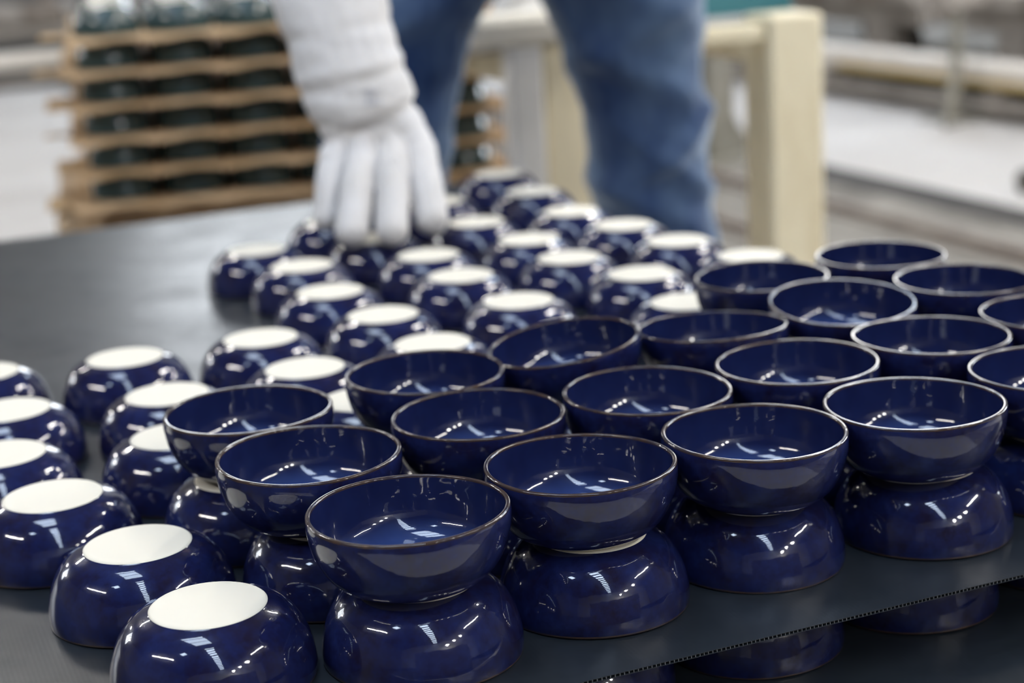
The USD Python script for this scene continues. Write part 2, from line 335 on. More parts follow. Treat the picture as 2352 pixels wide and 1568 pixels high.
# rail track let into the floor at the right, running away from the camera
setting('trim_1', gbox(1.35, 2.90, -1.2, 11.5, 0, .004), 'dusty_concrete', 'strip of dusty grey concrete track bed crossing the pale floor at right')
setting('trim_2', gbox(2.90, 3.06, -1, 11.5, 0, .006), 'dark_channel', 'dark steel channel edging the track bed beside the pale floor')
for k, a in enumerate((2.66, 2.30, 1.75)):
    p = part(None, 'floor_rail', cat(gbox(a - .05, a + .05, -1, 11.5, .004, .010), gbox(a - .018, a + .018, -1, 11.5, .010, .030, .004)), 'rusty_steel')
    keys(p, ['rusty floor rail nearest the dark channel at right', 'middle one of the three rusty floor rails', 'rusty floor rail farthest left, behind the bench'][k], 'rail', 'floor rails in the track bed')

t = thing('cabinet', 'low dark steel cabinet standing behind the camera', 'cabinet', G(.35, -1.75), A_)
part(t, 'body', box(-1.3, 1.3, -.25, .25, .06, 1.28, .01), 'dark_iron')
part(t, 'plinth', box(-1.25, 1.25, -.22, .22, .004, .06), 'dark_channel')
for i in range(4):
    d = part(t, 'door', box(-1.28 + i * .645, -1.28 + i * .645 + .625, .25, .268, .09, 1.25, .004), 'dark_iron')
    part(d, 'handle', tube([(-.76 + i * .645, .268, .7), (-.76 + i * .645, .295, .71), (-.76 + i * .645, .295, .84), (-.76 + i * .645, .268, .85)], .007, 8), 'dusty_steel', 30)
# low machine line with carts beyond the floor at right
def kerb_line(along_b, s0, s1, off, label):
    """a pale beam on stub feet with a dark hollow under it; along_b: runs away from the camera, else runs across"""
    t = thing('kerb_beam', label, 'beam')
    def gb(l0, l1, o0, o1, z0, z1, bev=0.0):
        return gbox(off + o0, off + o1, l0, l1, z0, z1, bev) if along_b else gbox(l0, l1, off + o0, off + o1, z0, z1, bev)
    part(t, 'beam', gb(s0, s1, 0, .16, .125, .205, .008), 'pale_beam_paint')
    part(t, 'stripe', gb(s0, s0 + (s1 - s0) * .42, -.003, .04, .125, .150), 'yellow_paint', label='yellow painted lower edge')
    part(t, 'back_plate', gb(s0, s1, .12, .15, .0, .125), 'dark_channel')
    part(t, 'lower_pipe', gb(s0, s1, -.02, .05, .035, .075, .015), 'dusty_steel')
    k = s0 + .4
    while k < s1:
        part(t, 'foot', gb(k, k + .09, .03, .12, 0, .125), 'dusty_steel'); k += 1.15
    return t
kerb_line(True, 2.5, 11.4, 4.08, 'long low pale beam with a yellow edge at the upper right of the picture')
kerb_line(False, -5.5, 2.4, 10.05, 'long low pale beam on the floor at the far left behind the tray stack')
def cart(a, b, deg, label, L=1.9, first=[None]):
    if first[0] is not None:
        return copy(first[0], label, G(a, b), deg + A_)
    t = thing('rail_cart', label, 'cart', G(a, b), deg + A_, 'dusty rail carts beyond the pale floor')
    for s in (-1, 1):
        part(t, 'side_beam', box(-L / 2, L / 2, s * .45 - .05, s * .45 + .05, .24, .34, .01), 'dusty_steel')
        for x in (-.62, .62):
            w = trimesh.creation.cylinder(.13, .06, sections=28); w = rot(w, 90, (1, 0, 0)); w.apply_translation((x, s * .36, .13))
            h = trimesh.creation.cylinder(.045, .11, sections=16); h = rot(h, 90, (1, 0, 0)); h.apply_translation((x, s * .40, .13))
            part(t, 'wheel', cat(w, h), 'dark_iron', 25)
            part(t, 'axle_box', box(x - .09, x + .09, s * .45 - .06, s * .45 + .06, .07, .24, .012), 'dusty_steel')
    for x in (-L / 2 + .05, 0, L / 2 - .05): part(t, 'cross_beam', box(x - .05, x + .05, -.4, .4, .25, .33, .008), 'rusty_steel')
    for i in range(8):
        x = -L / 2 + L * i / 8
        part(t, 'deck_slab', box(x + .006, x + L / 8 - .006, -.56, .56, .34, .42 + .006 * (i % 3), .008), ['dusty_steel', 'rusty_steel'][i % 2])
    for i in range(3):
        part(t, 'kiln_post', box(-L / 2 + .2 + i * .7, -L / 2 + .28 + i * .7, -.04, .04, .42, .78, .008), 'rusty_steel')
    first[0] = t
    return t
cart(5.15, 5.2, 90, 'dusty rail cart at the top right corner, behind the thin pole')
cart(5.15, 7.4, 90, 'dusty rail cart above the bench post, left of the pole')
cart(5.15, 9.6, 90, 'dusty rail cart farthest away at right')
cart(1.5, 11.2, 0, 'dusty rail cart behind the top of the tray stack')
cart(-.9, 11.2, 0, 'dusty rail cart at the top left corner of the picture')
cart(-3.2, 11.2, 0, 'dusty rail cart beyond the left edge of the picture')
t = thing('pole', 'thin grey steel pole standing on the pale floor at upper right', 'pole', G(4.0, 5.32), A_)
part(t, 'shaft', trimesh.creation.cylinder(.022, 2.2, sections=16, transform=trimesh.transformations.translation_matrix((0, 0, 1.1))), 'olive_steel', 25)
part(t, 'base_plate', box(-.1, .1, -.1, .1, 0, .012, .003), 'olive_steel')
part(t, 'brace', tube([(0, -.02, .28), (-.1, -.1, .14), (-.17, -.17, .012)], .014, 8), 'olive_steel')
part(t, 'switch_box', box(-.09, .09, -.07, .07, .42, .62, .012), 'dusty_steel')
t = thing('steel_column', 'grey steel column with a gusseted foot, seen under the bench rail', 'column', (.735, 5.80, 0), A_)
part(t, 'web', box(-.045, .045, -.004, .004, 0, 3.0), 'olive_steel')
for s in (-1, 1): part(t, 'flange', box(-.048, .048, s * .05 - .005, s * .05 + .005, 0, 3.0), 'olive_steel')
part(t, 'base_plate', box(-.12, .16, -.12, .12, 0, .02, .004), 'olive_steel')
gus = trimesh.creation.extrude_polygon(__import__('shapely.geometry', fromlist=['Polygon']).Polygon([(0, 0), (.15, 0), (.1, .03), (.05, .09), (.0, .2)]), .012)
gus = rot(gus, 90, (1, 0, 0)); gus.apply_translation((.045, .006, .02)); part(t, 'gusset', gus, 'olive_steel')
t = thing('floor_pipe', 'dark pipe end lying on the pale floor at the right edge', 'pipe', (1.64, 4.93, 0), A_)
part(t, 'pipe', tube([(-.12, 0, .03), (.1, .01, .03), (.4, .0, .03)], .03, 12), 'dark_iron', 30)
part(t, 'collar', tube([(-.14, 0, .036), (-.11, 0, .036), (-.10, 0, .036)], .036, 12), 'dark_iron', 30)

# ------------------------------------------------------------------ the bench behind the worker
def bench():
    Z = .722
    t = thing('bench', 'cream-painted wooden work bench with square posts behind the worker', 'bench', (.017, 2.42, 0), 19)
    part(t, 'leg_board', box(0, .049, -.012, .030, .05, .7215, .004), 'pale_paint', label='whiter board of the left leg')
    part(t, 'leg_board', box(.054, .125, 0, .060, .05, .7215, .005), 'cream_paint')
    part(t, 'leg_cleat', box(.044, .058, .052, .085, .05, .699), 'dark_iron')
    part(t, 'post', box(.415, .505, 0, .09, .05, Z + .011, .005), 'cream_paint')
    part(t, 'front_rail', box(.126, .414, .012, .055, Z - .026, Z, .004), 'cream_paint')
    part(t, 'end_board', box(-.055, .128, -.022, .098, .7225, .765, .010), 'cream_paint_worn', label='worn pale end board with chipped brown lower edge')
    for i in range(3): part(t, 'top_board', box(-.03, .505, .102 + i * .115, .214 + i * .115, Z - .018, Z + .004, .003), 'grey_board')
    for x in (.03, .42):
        part(t, 'bearer', box(x, x + .05, .062 if x < .1 else .091, .44, Z - .062, Z - .019, .003), 'cream_paint')
        part(t, 'skid', box(x - .01, x + .06, -.06, .46, 0, .049, .004), 'cream_paint')
    return t
bench()
t = thing('crate', 'teal plastic crate standing on the bench right of the worker', 'crate', (.320, 2.79, .7262), 19)
part(t, 'wall', cat(box(-.13, .13, -.10, -.09, .008, .17, .003), box(-.13, .13, .09, .10, .008, .17, .003), box(-.13, -.12, -.09, .09, .008, .17, .003), box(.12, .13, -.09, .09, .008, .17, .003)), 'teal_plastic')
part(t, 'floor', box(-.13, .13, -.10, .10, 0, .008), 'teal_plastic')
part(t, 'rim', cat(box(-.14, .14, -.11, -.10, .15, .17, .003), box(-.14, .14, .10, .11, .15, .17, .003), box(-.14, -.13, -.10, .10, .15, .17, .003), box(.13, .14, -.10, .10, .15, .17, .003)), 'teal_plastic')
clo = organic([hull(((0, 0, .02), (.035, .03, .018)), ((.02, .02, .06), (.022, .022, .02))), hull(((-.02, .01, .03), (.03, .03, .028)), ((0, 0, .07), .02))], .006, 8,
              lambda v, n: .006 * (meshkit.fbm(v * 60, 3, 5) - .5))
clo.apply_translation((0, 0, -clo.vertices[:, 2].min()))
p = thing('wiping_cloth', 'crumpled whitish cloth on the bench between the legs of the worker', 'cloth', (.045, 2.615, .7265))
part(p, 'cloth', clo, 'white_cloth', True)

# ------------------------------------------------------------------ bowls
UB = .047; HB = .75 * UB            # rim radius and height of a blue bowl
uo = np.array([.030, .08, .2, .34, .46, .6, .75, .88, 1.0]); ro = np.array([.572, .675, .795, .872, .915, .950, .972, .980, .968])
OUT = PchipInterpolator(uo, ro)
def wob(q, r, z):
    k = (z / HB) * r / UB
    return 1 + .0045 * k * math.sin(2 * q + .6) + .003 * k * math.sin(3 * q + 2.1), UB * .007 * k * math.sin(2 * q + 1.2)
def bowl_meshes(seg=96, n=22):
    u1, u2 = .03, .965
    o = [(OUT(u) * UB, u * HB) for u in np.linspace(0, 1, n) ** 1.15 * (u2 - u1) + u1]
    foot = [(0, .0005 * UB + .006 * UB), (.50 * UB, .0), (.535 * UB, .0), (.551 * UB, .006 * UB), (.557 * UB, .011 * UB), (.5615 * UB, .0145 * UB)]
    ui = np.array([.165, .168, .175, .205, .28, .40, .55, .75, .90, .965]); ri = np.array([0, .40, .585, .66, .765, .842, .884, .912, .922, .925])
    # inside: flat floor, a fine crease, then the wall
    inn = [(.925 * UB, .965 * HB)]
    s = PchipInterpolator(ui[2:], ri[2:])
    inn += [(float(s(u)) * UB, u * HB) for u in np.linspace(.95, .175, n)]
    inn += [(.575 * UB, .170 * HB), (.560 * UB, .176 * HB), (.50 * UB, .174 * HB), (.30 * UB, .168 * HB), (0, .165 * HB)]
    r0, z0 = o[-1]; r1, z1 = inn[0]
    arc = []
    for k in np.linspace(0, 1, 15):
        th = math.pi * k; mid, half = (r0 + r1) / 2, (r0 - r1) / 2
        cc = math.cos(th); sq = lambda v: math.copysign(abs(v) ** .62, v)
        arc.append((mid + half * sq(cc), z0 + (z1 - z0) * k + .035 * HB * sq(math.sin(th))))
    o = [(.5605 * UB, .0138 * UB), (.5655 * UB, .0165 * UB)] + o
    return lathe(o, seg, wob), lathe(inn, seg, wob), lathe(arc, seg, wob), lathe(foot, seg)
bm, im, rm, fm = bowl_meshes()
top = max(rm.vertices[:, 2].max(), bm.vertices[:, 2].max()); HB1 = top
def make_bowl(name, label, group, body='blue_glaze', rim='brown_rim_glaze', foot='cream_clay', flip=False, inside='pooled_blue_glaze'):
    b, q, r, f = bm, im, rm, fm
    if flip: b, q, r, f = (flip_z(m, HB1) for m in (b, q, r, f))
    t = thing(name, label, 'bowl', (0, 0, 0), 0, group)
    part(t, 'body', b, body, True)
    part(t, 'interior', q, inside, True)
    part(t, 'rim', r, rim, True, label='brown rim where the glaze runs thin' if rim.startswith('brown') else None)
    part(t, 'foot', f, foot, 30, label='unglazed cream foot')
    return t
INV = {'F1': (-0.1416, 0.7032), 'F2': (-0.1889, 0.7839), 'F3': (-0.2502, 0.8631), 'F4': (-0.3005, 0.942), 'F5': (-0.3206, 1.0334), 'F6': (-0.3661, 1.1287), 'F7': (-0.27, 1.1476), 'F8': (-0.2227, 1.0484), 'F9': (-0.201, 0.9577), 'F10': (-0.1796, 1.181), 'F11': (-0.1388, 1.0928), 'F12': (-0.094, 1.0115), 'F13': (-0.2246, 1.5041), 'F14': (-0.1756, 1.4239), 'F15': (-0.1421, 1.3188), 'F16': (-0.0948, 1.2305), 'F17': (-0.0552, 1.1387), 'F18': (-0.0678, 1.4386), 'F19': (-0.0385, 1.3494), 'F20': (0.0068, 1.2497), 'F21': (-0.0273, 1.5776), 'F22': (0.0197, 1.4817), 'F23': (0.0516, 1.3946), 'F24': (0.1056, 1.3184), 'F25': (0.1295, 1.2156), 'F26': (-0.0046, 1.8546), 'F27': (0.0299, 1.7293), 'F28': (0.0636, 1.6056), 'F29': (0.1072, 1.5223), 'F30': (0.1476, 1.4382), 'F31': (0.199, 1.3601), 'F32': (-0.0667, 1.7021), 'F33': (0.0415, 1.1581), 'F34': (-0.167, 1.625), 'F35': (-0.1196, 1.5291), 'L1': (-0.0484, 0.7183), 'L2': (-0.096, 0.7993), 'L3': (-0.1499, 0.8774), 'L4': (0.0326, 0.7635), 'L5': (-0.015, 0.8445), 'L6': (-0.0463, 0.9319), 'L7': (0.1158, 0.8046), 'L8': (0.0687, 0.8846), 'L10': (0.2085, 0.8319), 'L11': (0.1586, 0.9149), 'L13': (0.2432, 0.9539), 'L14': (0.2084, 1.0425), 'L15': (0.1725, 1.1314), 'L16': (0.291, 0.8743), 'L17': (0.3286, 0.9902), 'L18': (0.2994, 1.0882), 'L19': (0.2643, 1.1775), 'L9': (0.0332, 0.9797), 'L12': (0.1236, 1.0008)}
UPR = {'R1': (-0.0506, 0.7153), 'R2': (-0.1039, 0.8014), 'R3': (-0.1448, 0.8848), 'R4': (0.0286, 0.7637), 'R5': (-0.0199, 0.8519), 'R6': (-0.0512, 0.9394), 'R7': (0.1157, 0.7955), 'R8': (0.0704, 0.8765), 'R10': (0.2028, 0.8276), 'R11': (0.1585, 0.9149), 'R13': (0.2432, 0.9539), 'R14': (0.2084, 1.0425), 'R15': (0.1725, 1.1314), 'R16': (0.29, 0.8737), 'R17': (0.3286, 0.9902), 'R18': (0.2994, 1.0882), 'R19': (0.2643, 1.1775), 'R9': (0.0344, 0.9796), 'R12': (0.1225, 0.9982)}
TILT = {'R9': (-.119, -.038), 'R12': (-.020, .056), 'R14': (.010, -.094)}
ORD = ['first', 'second', 'third', 'fourth', 'fifth', 'sixth', 'seventh']
COLS = [['F1', 'F2', 'F3', 'F4', 'F5', 'F6'], ['F9', 'F8', 'F7'], ['F12', 'F11', 'F10'], ['F17', 'F16', 'F15', 'F14', 'F13'],
        ['F33', 'F20', 'F19', 'F18', 'F35', 'F34'], ['F25', 'F24', 'F23', 'F22', 'F21', 'F32'], ['F31', 'F30', 'F29', 'F28', 'F27', 'F26']]
ROWS = [['R1', 'R4', 'R7', 'R10', 'R16'], ['R2', 'R5', 'R8', 'R11', 'R13', 'R17'], ['R3', 'R6', 'R9', 'R12', 'R14', 'R18'], ['R15', 'R19']]
LAB = {}
for i, c in enumerate(COLS):
    for j, k in enumerate(c):
        LAB[k] = f'upside-down blue bowl with cream foot, {ORD[j]} from the front in the {ORD[i]} column from left'
LAB['F1'] = 'upside-down blue bowl with cream foot at the bottom edge, nearest the camera'
LAB['F35'] = 'upside-down blue bowl gripped under the fingertips of the grey glove'
LAB['F34'] = 'upside-down blue bowl peeking out left of the gloved little finger'
LAB['F33'] = 'upside-down blue bowl mostly hidden behind the tilted upright bowl'
LAB['F26'] = 'farthest upside-down blue bowl, in front of the white bench post'
for i, r in enumerate(ROWS):
    for j, k in enumerate(r):
        LAB[k] = f'upright blue bowl with brown rim, {ORD[j]} from left in the {["front row", "second row", "third row", "back row"][i]} of stacked bowls'
        LAB['L' + k[1:]] = f'upside-down blue bowl carrying the {ORD[j]} upright bowl from left in the {["front", "second", "third", "back"][i]} row'
LAB['R9'] = 'upright blue bowl tipped to the left, third from left in the third row'
rng = np.random.default_rng(4)
first = None
for k, (x, y) in INV.items():
    rz = float(rng.uniform(0, 360)); loc = (x, y, SHEET)
    grp = 'upside-down blue bowls on the black sheet' if k[0] == 'F' else 'upside-down blue bowls carrying upright bowls'
    if first is None:
        first = make_bowl('upturned_bowl', LAB[k], grp, flip=True); place(first, loc, rz)
    else: copy(first, LAB[k], loc, rz, grp)
FIRST_INV = first
first = None
for k, (x, y) in UPR.items():
    tl = TILT.get(k, (float(rng.normal(0, .006)), float(rng.normal(0, .006)))); rz = float(rng.uniform(0, 360))
    loc = (x, y, SHEET + HB1 + .535 * UB * math.hypot(*tl))
    if first is None:
        first = make_bowl('upright_bowl', LAB[k], 'upright blue bowls stacked on upturned ones'); place(first, loc, rz, tl)
    else: copy(first, LAB[k], loc, rz, tilt=tl)

# ------------------------------------------------------------------ fluted plastic sheets
PITCH_F, TH = .0022, .0017
def fluted_sheet(a0, a1, b0, b1, top, label, fine):
    t = thing('plastic_sheet', label, 'plastic sheet')
    s = .00022
    part(t, 'top_skin', gbox(a0, a1, b0, b1, top - s, top), 'black_plastic')
    part(t, 'bottom_skin', gbox(a0, a1, b0, b1, top - TH, top - TH + s), 'black_plastic')
    part(t, 'core', gbox(a0, a1, b0 + .05, b1, top - TH + s, top - s), 'black_plastic')
    f0, f1 = fine
    ribs, k = [], 0
    r = np.random.default_rng(7)
    x = a0
    while x < a1:
        w = .00022
        if f0 < x < f1: ribs.append(gbox(x, x + w, b0 + .0002 * r.random(), b0 + .05, top - TH + s, top - s))
        x += PITCH_F * (1 + .12 * (r.random() - .5))
    part(t, 'flute_walls', cat(*ribs), 'rib_edge', kind='stuff')
    return t
noisy('rib_edge', (.16, .17, .18), (.22, .23, .24), 30.0, .3)
fluted_sheet(-.455, .745, .62, 1.885, SHEET, 'black fluted plastic sheet carrying the blue bowls, with an open cut edge', (.15, .70))
Z2 = SHEET - TH - HB1
fluted_sheet(-.455, .745, .575, 1.885, Z2, 'lower black plastic sheet under the bottom layer of bowls', (.40, .70))
UND = [((.300, .685), 'dark blue bowl under the sheet edge, below the second stack from left'), ((.398, .690), 'dark blue bowl under the sheet edge at the bottom, left of the glinting one'),
       ((.494, .693), 'dark blue bowl with white glints under the sheet edge at the lower right'), ((.590, .695), 'dark blue bowl under the sheet at the right edge of the picture'),
       ((.20, .69), 'dark blue bowl under the sheet edge, below the frontmost stack'), ((-.39, .69), 'dark blue bowl holding up the front left corner of the sheet'), ((-.39, 1.82), 'dark blue bowl holding up the back left corner of the sheet'), ((.69, 1.82), 'dark blue bowl holding up the back right corner of the sheet'),
       ((.69, .69), 'dark blue bowl holding up the front right corner of the sheet'), ((.15, 1.25), 'dark blue bowl in the middle under the sheet')]
for (a, b), lab in UND:
    p = G(a, b); copy(FIRST_INV, lab, (p[0], p[1], Z2), float(rng.uniform(0, 360)), 'blue bowls in the layer under the sheet')
# what the layers stand on: a plank trolley kept back from the sheet's edge
t = thing('trolley', 'low wooden trolley under the layers of sheets and bowls', 'trolley')
zt = Z2 - TH
for i in range(8):
    b = .68 + i * .145
    part(t, 'plank', gbox(-.40, .69, b, b + .138, zt - .022, zt, .002), 'crate_wood')
for a in (-.36, .60):
    for b in (.70, 1.76):
        part(t, 'leg', gbox(a, a + .06, b, b + .06, .10, zt - .08), 'dark_iron')
        w = trimesh.creation.cylinder(.05, .03, sections=24); w = rot(w, 90, (1, 0, 0)); w.apply_translation((0, 0, .05)); w = rot(w, A_); w.apply_translation(G(a + .03, b + .03)); part(t, 'wheel', w, 'dark_iron', 25)
        part(t, 'fork', gbox(a + .01, a + .05, b + .005, b + .055, .098, .102), 'dark_iron')
for b in (.70, 1.76): part(t, 'side_rail', gbox(-.40, .69, b, b + .06, zt - .08, zt - .022), 'dark_iron')

# ------------------------------------------------------------------ stack of cardboard trays with teal bowls
SX, SY, SA = -.676, 2.75, 13.0
sc = (1.20, 1.20, 1.36); HT = HB1 * sc[2]
def wavy(x0, x1, y0, y1, z0, th, seed, lip):
    nx, ny = 40, 14
    X, Y = np.meshgrid(np.linspace(x0, x1, nx), np.linspace(y0, y1, ny), indexing='ij')
    edge = np.minimum(Y - y0, .016) / .016
    rw = np.random.default_rng(seed + 40); am = np.interp(X, np.linspace(x0, x1, 9), .0015 + .0060 * rw.random(9))
    sag = -am * (1 - edge) * (.5 + .5 * np.cos((X - .0045 * seed) * 2 * np.pi / .1155))
    v = np.stack([X, Y, z0 + 0 * X + sag], -1)
    bt = v.copy(); bt[..., 2] -= th
    v, bt = v.reshape(-1, 3), bt.reshape(-1, 3); N = len(v); f = []
    idx = np.arange(N).reshape(nx, ny)
    for i in range(nx - 1):
        for j in range(ny - 1):
            a, b, c, d = idx[i, j], idx[i + 1, j], idx[i + 1, j + 1], idx[i, j + 1]
            f += [[a, b, c], [a, c, d], [N + a, N + c, N + b], [N + a, N + d, N + c]]
    loop = list(idx[:, 0]) + list(idx[-1, 1:]) + list(idx[-2::-1, -1]) + list(idx[0, -2:0:-1])
    for a, b in zip(loop, loop[1:] + loop[:1]): f += [[a, N + a, b], [b, N + a, N + b]]
    return trimesh.Trimesh(np.vstack([v, bt]), np.array(f), process=False)
noisy('carton_edge', (.42, .27, .13), (.58, .40, .22), 30.0, .9)
z = .474; first = None
R13 = math.radians(SA)
def S(x, y): return SX + x * math.cos(R13) - y * math.sin(R13), SY + x * math.sin(R13) + y * math.cos(R13)
LEV = ['bottom', 'second lowest', 'third lowest', 'third highest', 'second highest', 'topmost']
rs = np.random.default_rng(11)
TCK = .0055
for lv in range(6):
    dx = [-.012, .008, -.006, .004, -.010, .006][lv]
    t = thing('cardboard_sheet', f'wavy brown cardboard sheet, {LEV[lv]} of the tray stack at left', 'cardboard', (0, 0, 0), 0, 'cardboard sheets of the tray stack')
    m = wavy(dx - .012, .725, 0, .66, z, TCK, lv, 0)
    m = rot(m, SA); m.apply_translation((SX, SY, 0)); part(t, 'board', m, 'cardboard')
    flap = rot(box(dx - .055, dx - .013, .03 + .05 * (lv % 3), .16 + .06 * (lv % 2), z - TCK, z - TCK + .003), 0); flap = rot(flap, SA); flap.apply_translation((SX, SY, 0))
    part(t, 'edge_flap', flap, 'carton_edge')
    for i in range(6):
        for j in range(5):
            if lv < 5 and i > 0 and j > 0: continue
            x, y = .062 + i * .1155 + (rs.random() - .5) * .004, .088 + j * .117 + (rs.random() - .5) * .004
            px, py = S(x, y)
            rz = float(rs.uniform(0, 360))
            lab = f'upside-down teal bowl on the {LEV[lv]} cardboard sheet, {ORD[i]} from left in the {"front" if j == 0 else ORD[j]} row'
            grp = f'teal bowls on the {LEV[lv]} cardboard sheet'
            if first is None:
                first = make_bowl('teal_bowl', lab, grp, 'teal_glaze', 'teal_glaze', flip=True, inside='teal_glaze'); place(first, (px, py, z), rz, scale=sc)
            else: copy(first, lab, (px, py, z), rz, grp, scale=sc)
    z += HT + TCK
t = thing('crate_box', 'plain tan wooden box under the tray stack at left', 'box')
def sbox(*a):
    m = rot(box(*a), SA); m.apply_translation((SX, SY, 0)); return m
for i in range(3):
    part(t, 'side_board', sbox(-.03, .635, .30, .318, .005 + i * .152, .155 + i * .152, .003), 'crate_wood')
    part(t, 'side_board', sbox(-.03, .635, .60, .62, .005 + i * .152, .155 + i * .152, .003), 'crate_wood')
    part(t, 'end_board', sbox(-.055, -.031, .02, .62, .005 + i * .152, .155 + i * .152, .003), 'crate_wood')
    part(t, 'end_board', sbox(.636, .655, .004, .62, .005 + i * .152, .155 + i * .152, .003), 'crate_wood')
part(t, 'lid', sbox(-.05, .715, .24, .62, .461, .4648, .001), 'crate_wood')
for x in (-.03, .58):
    for y in (.03, .55): part(t, 'skid', sbox(x, x + .05, y, y + .05, 0, .461), 'crate_wood')

# ------------------------------------------------------------------ the worker
P = np.array
def person():
    t = thing('person', 'person in blue jeans and long pale gloves leaning over to grip a bowl', 'person')
    fb = lambda v, s, seed=0: meshkit.fbm(v * s, 3, seed) - .5
    hipL, hipR = P((.135, 2.20, .92)), P((-.065, 2.20, .92))
    kneeL, kneeR = P((.190, 2.165, .50)), P((-.165, 2.165, .50))
    ankL, ankR = P((.205, 2.20, .09)), P((-.19, 2.20, .09))
    shR, shL = P((-.165, 1.94, 1.345)), P((.195, 2.00, 1.36))
    elR, elL = P((-.195, 1.735, 1.03)), P((.36, 2.06, 1.09))
    wrR, wrL = P((-.130, 1.586, .765)), P((.27, 1.86, 1.02))
    chest, pelv, neck, head = P((.015, 2.03, 1.25)), P((.035, 2.21, .98)), P((.01, 1.925, 1.43)), P((.0, 1.855, 1.56))
    # body: one continuous figure of skin, mostly under the clothes
    bits = chain((hipL, .07), (kneeL, .052), (ankL, .04)) + chain((hipR, .07), (kneeR, .052), (ankR, .04))
    bits += [hull((hipL, .08), (hipR, .08), (pelv, (.12, .09, .1))), hull((pelv, (.12, .09, .1)), (chest, (.13, .09, .12))), hull((chest, (.13, .09, .12)), (shR, .05), (shL, .05), (neck, .05))]
    bits += chain((neck, .052), (head + (0, .02, -.06), .05))
    bits += chain((shR, .05), (elR, .038), (wrR, .026)) + chain((shL, .05), (elL, .038), (wrL, .026))
    hv = P((0, -.86, -.51)); hv = hv / np.linalg.norm(hv)          # where the face looks
    side = P((1.0, 0, 0)); upv = np.cross(hv, side)
    def H(x, f, u): return head + side * x + hv * f + upv * u
    bits += [hull((H(0, -.030, .035), .074), (H(0, .018, .035), .068), (H(0, .022, -.02), .058), (H(0, -.03, -.005), .062)),
             hull((H(0, .022, -.02), .058), (H(.042, .005, -.065), .024), (H(-.042, .005, -.065), .024), (H(0, .056, -.094), .022), (H(0, .060, -.045), .030)),
             hull((H(.028, .073, .030), .014), (H(-.028, .073, .030), .014), (H(0, .060, .045), .03))]
    for q in (-1, 1):
        bits += [hull((H(q * .042, .048, -.022), .020), (H(q * .028, .053, -.05), .022)), hull((H(q * .079, -.012, .008), (.009, .016, .02)), (H(q * .077, -.006, -.026), .009)), ball(H(q * .013, .099, -.034), .0085), hull((H(q * .024, .0665, .0125), .0125), (H(q * .038, .0645, .0125), .0122)), hull((H(q * .024, .0640, -.004), .0125), (H(q * .038, .062, -.004), .0122))]
    bits += chain((H(0, .086, .014), .0075), (H(0, .106, -.028), .0105), (H(0, .092, -.036), .010))
    bits += [hull((H(.019, .080, -.058), .0055), (H(-.019, .080, -.058), .0055), (H(0, .088, -.056), .006)), hull((H(.016, .079, -.069), .006), (H(-.016, .079, -.069), .006), (H(0, .086, -.070), .007))]
    bits += chain((ankL, .04), (ankL + (.01, -.14, -.06), .03)) + chain((ankR, .04), (ankR + (-.01, -.14, -.06), .03))
    part(t, 'body', organic(bits, .0075, 5), 'skin', True)
    for s in (-1, 1):
        e = part(t, 'eye', organic([ball(H(s * .031, .0690, .005), .0128)], .004, 0), 'eye_white', True)
        part(e, 'iris', organic([ball(H(s * .031, .0778, .002), .0058)], .003, 0), 'eye_dark', True)
        part(t, 'eyebrow', organic([hull((H(s * .016, .0885, .034), .0045), (H(s * .031, .0885, .038), .0045), (H(s * .046, .078, .034), .004))], .003, 0), 'dark_hair', True)
    hm = hull((H(0, -.034, .040), .081), (H(0, .016, .045), .072), (H(0, -.045, -.01), .066)) - hull((H(0, .085, -.02), .075), (H(0, .05, -.09), .085))
    part(t, 'hair', organic([hm], .007, 3, lambda v, n: .007 * fb(v, 90, 3)), 'dark_hair', True)
    # jeans
    def folds(v, n):
        d = .0085 * fb(v * (1, 1, 1.8), 16, 8) + .003 * fb(v, 45, 9)
        for x0, z0, sl, am, w in ((.17, .76, .55, .010, .022), (.19, .70, -.60, .008, .020), (.20, .60, .50, .008, .018), (.18, .545, -.55, .008, .018), (.14, .82, -.5, .009, .022),
                                  (-.12, .78, .5, .008, .02), (-.15, .66, -.5, .007, .02), (.24, .64, .9, .007, .014), (.24, .57, -.8, .007, .014), (.19, .46, .3, .008, .015), (.2, .14, .1, .009, .014), (-.18, .14, -.1, .009, .014)):
            u = (v[:, 2] - z0) - sl * (v[:, 0] - x0); r = np.hypot(v[:, 0] - x0, v[:, 2] - z0)
            d = d + 1.7 * am * np.exp(-(u / w) ** 2) * np.exp(-(r / .10) ** 2)
        return d
    jb = chain((P((.128, 2.195, .90)), (.108, .115, .11)), (P((.170, 2.17, .79)), (.094, .105, .09)), (P((.181, 2.165, .67)), (.076, .09, .08)), (P((.193, 2.165, .53)), (.0735, .085, .08)), (P((.20, 2.175, .40)), (.074, .08, .08)), (P((.207, 2.195, .13)), (.080, .088, .06)))
    jb += chain((P((-.062, 2.195, .90)), (.108, .115, .11)), (P((-.115, 2.17, .80)), (.094, .105, .09)), (P((-.133, 2.165, .70)), (.085, .092, .08)), (P((-.146, 2.165, .63)), (.082, .09, .08)), (P((-.158, 2.165, .52)), (.080, .088, .08)), (P((-.17, 2.175, .40)), (.075, .08, .08)), (P((-.19, 2.195, .13)), (.080, .088, .06)))
    jb += [hull((P((.125, 2.20, .93)), (.105, .12, .10)), (P((-.06, 2.20, .93)), (.105, .12, .10)), (P((.035, 2.205, 1.02)), (.155, .118, .05)))]
    cut = m3.Manifold.cube((2, 2, 1)).translate((-1, 1.2, -.90))
    jm = m3.Manifold.batch_boolean(jb, m3.OpType.Add) - cut
    part(t, 'jeans', organic([jm], .0085, 10, folds), 'denim', True)
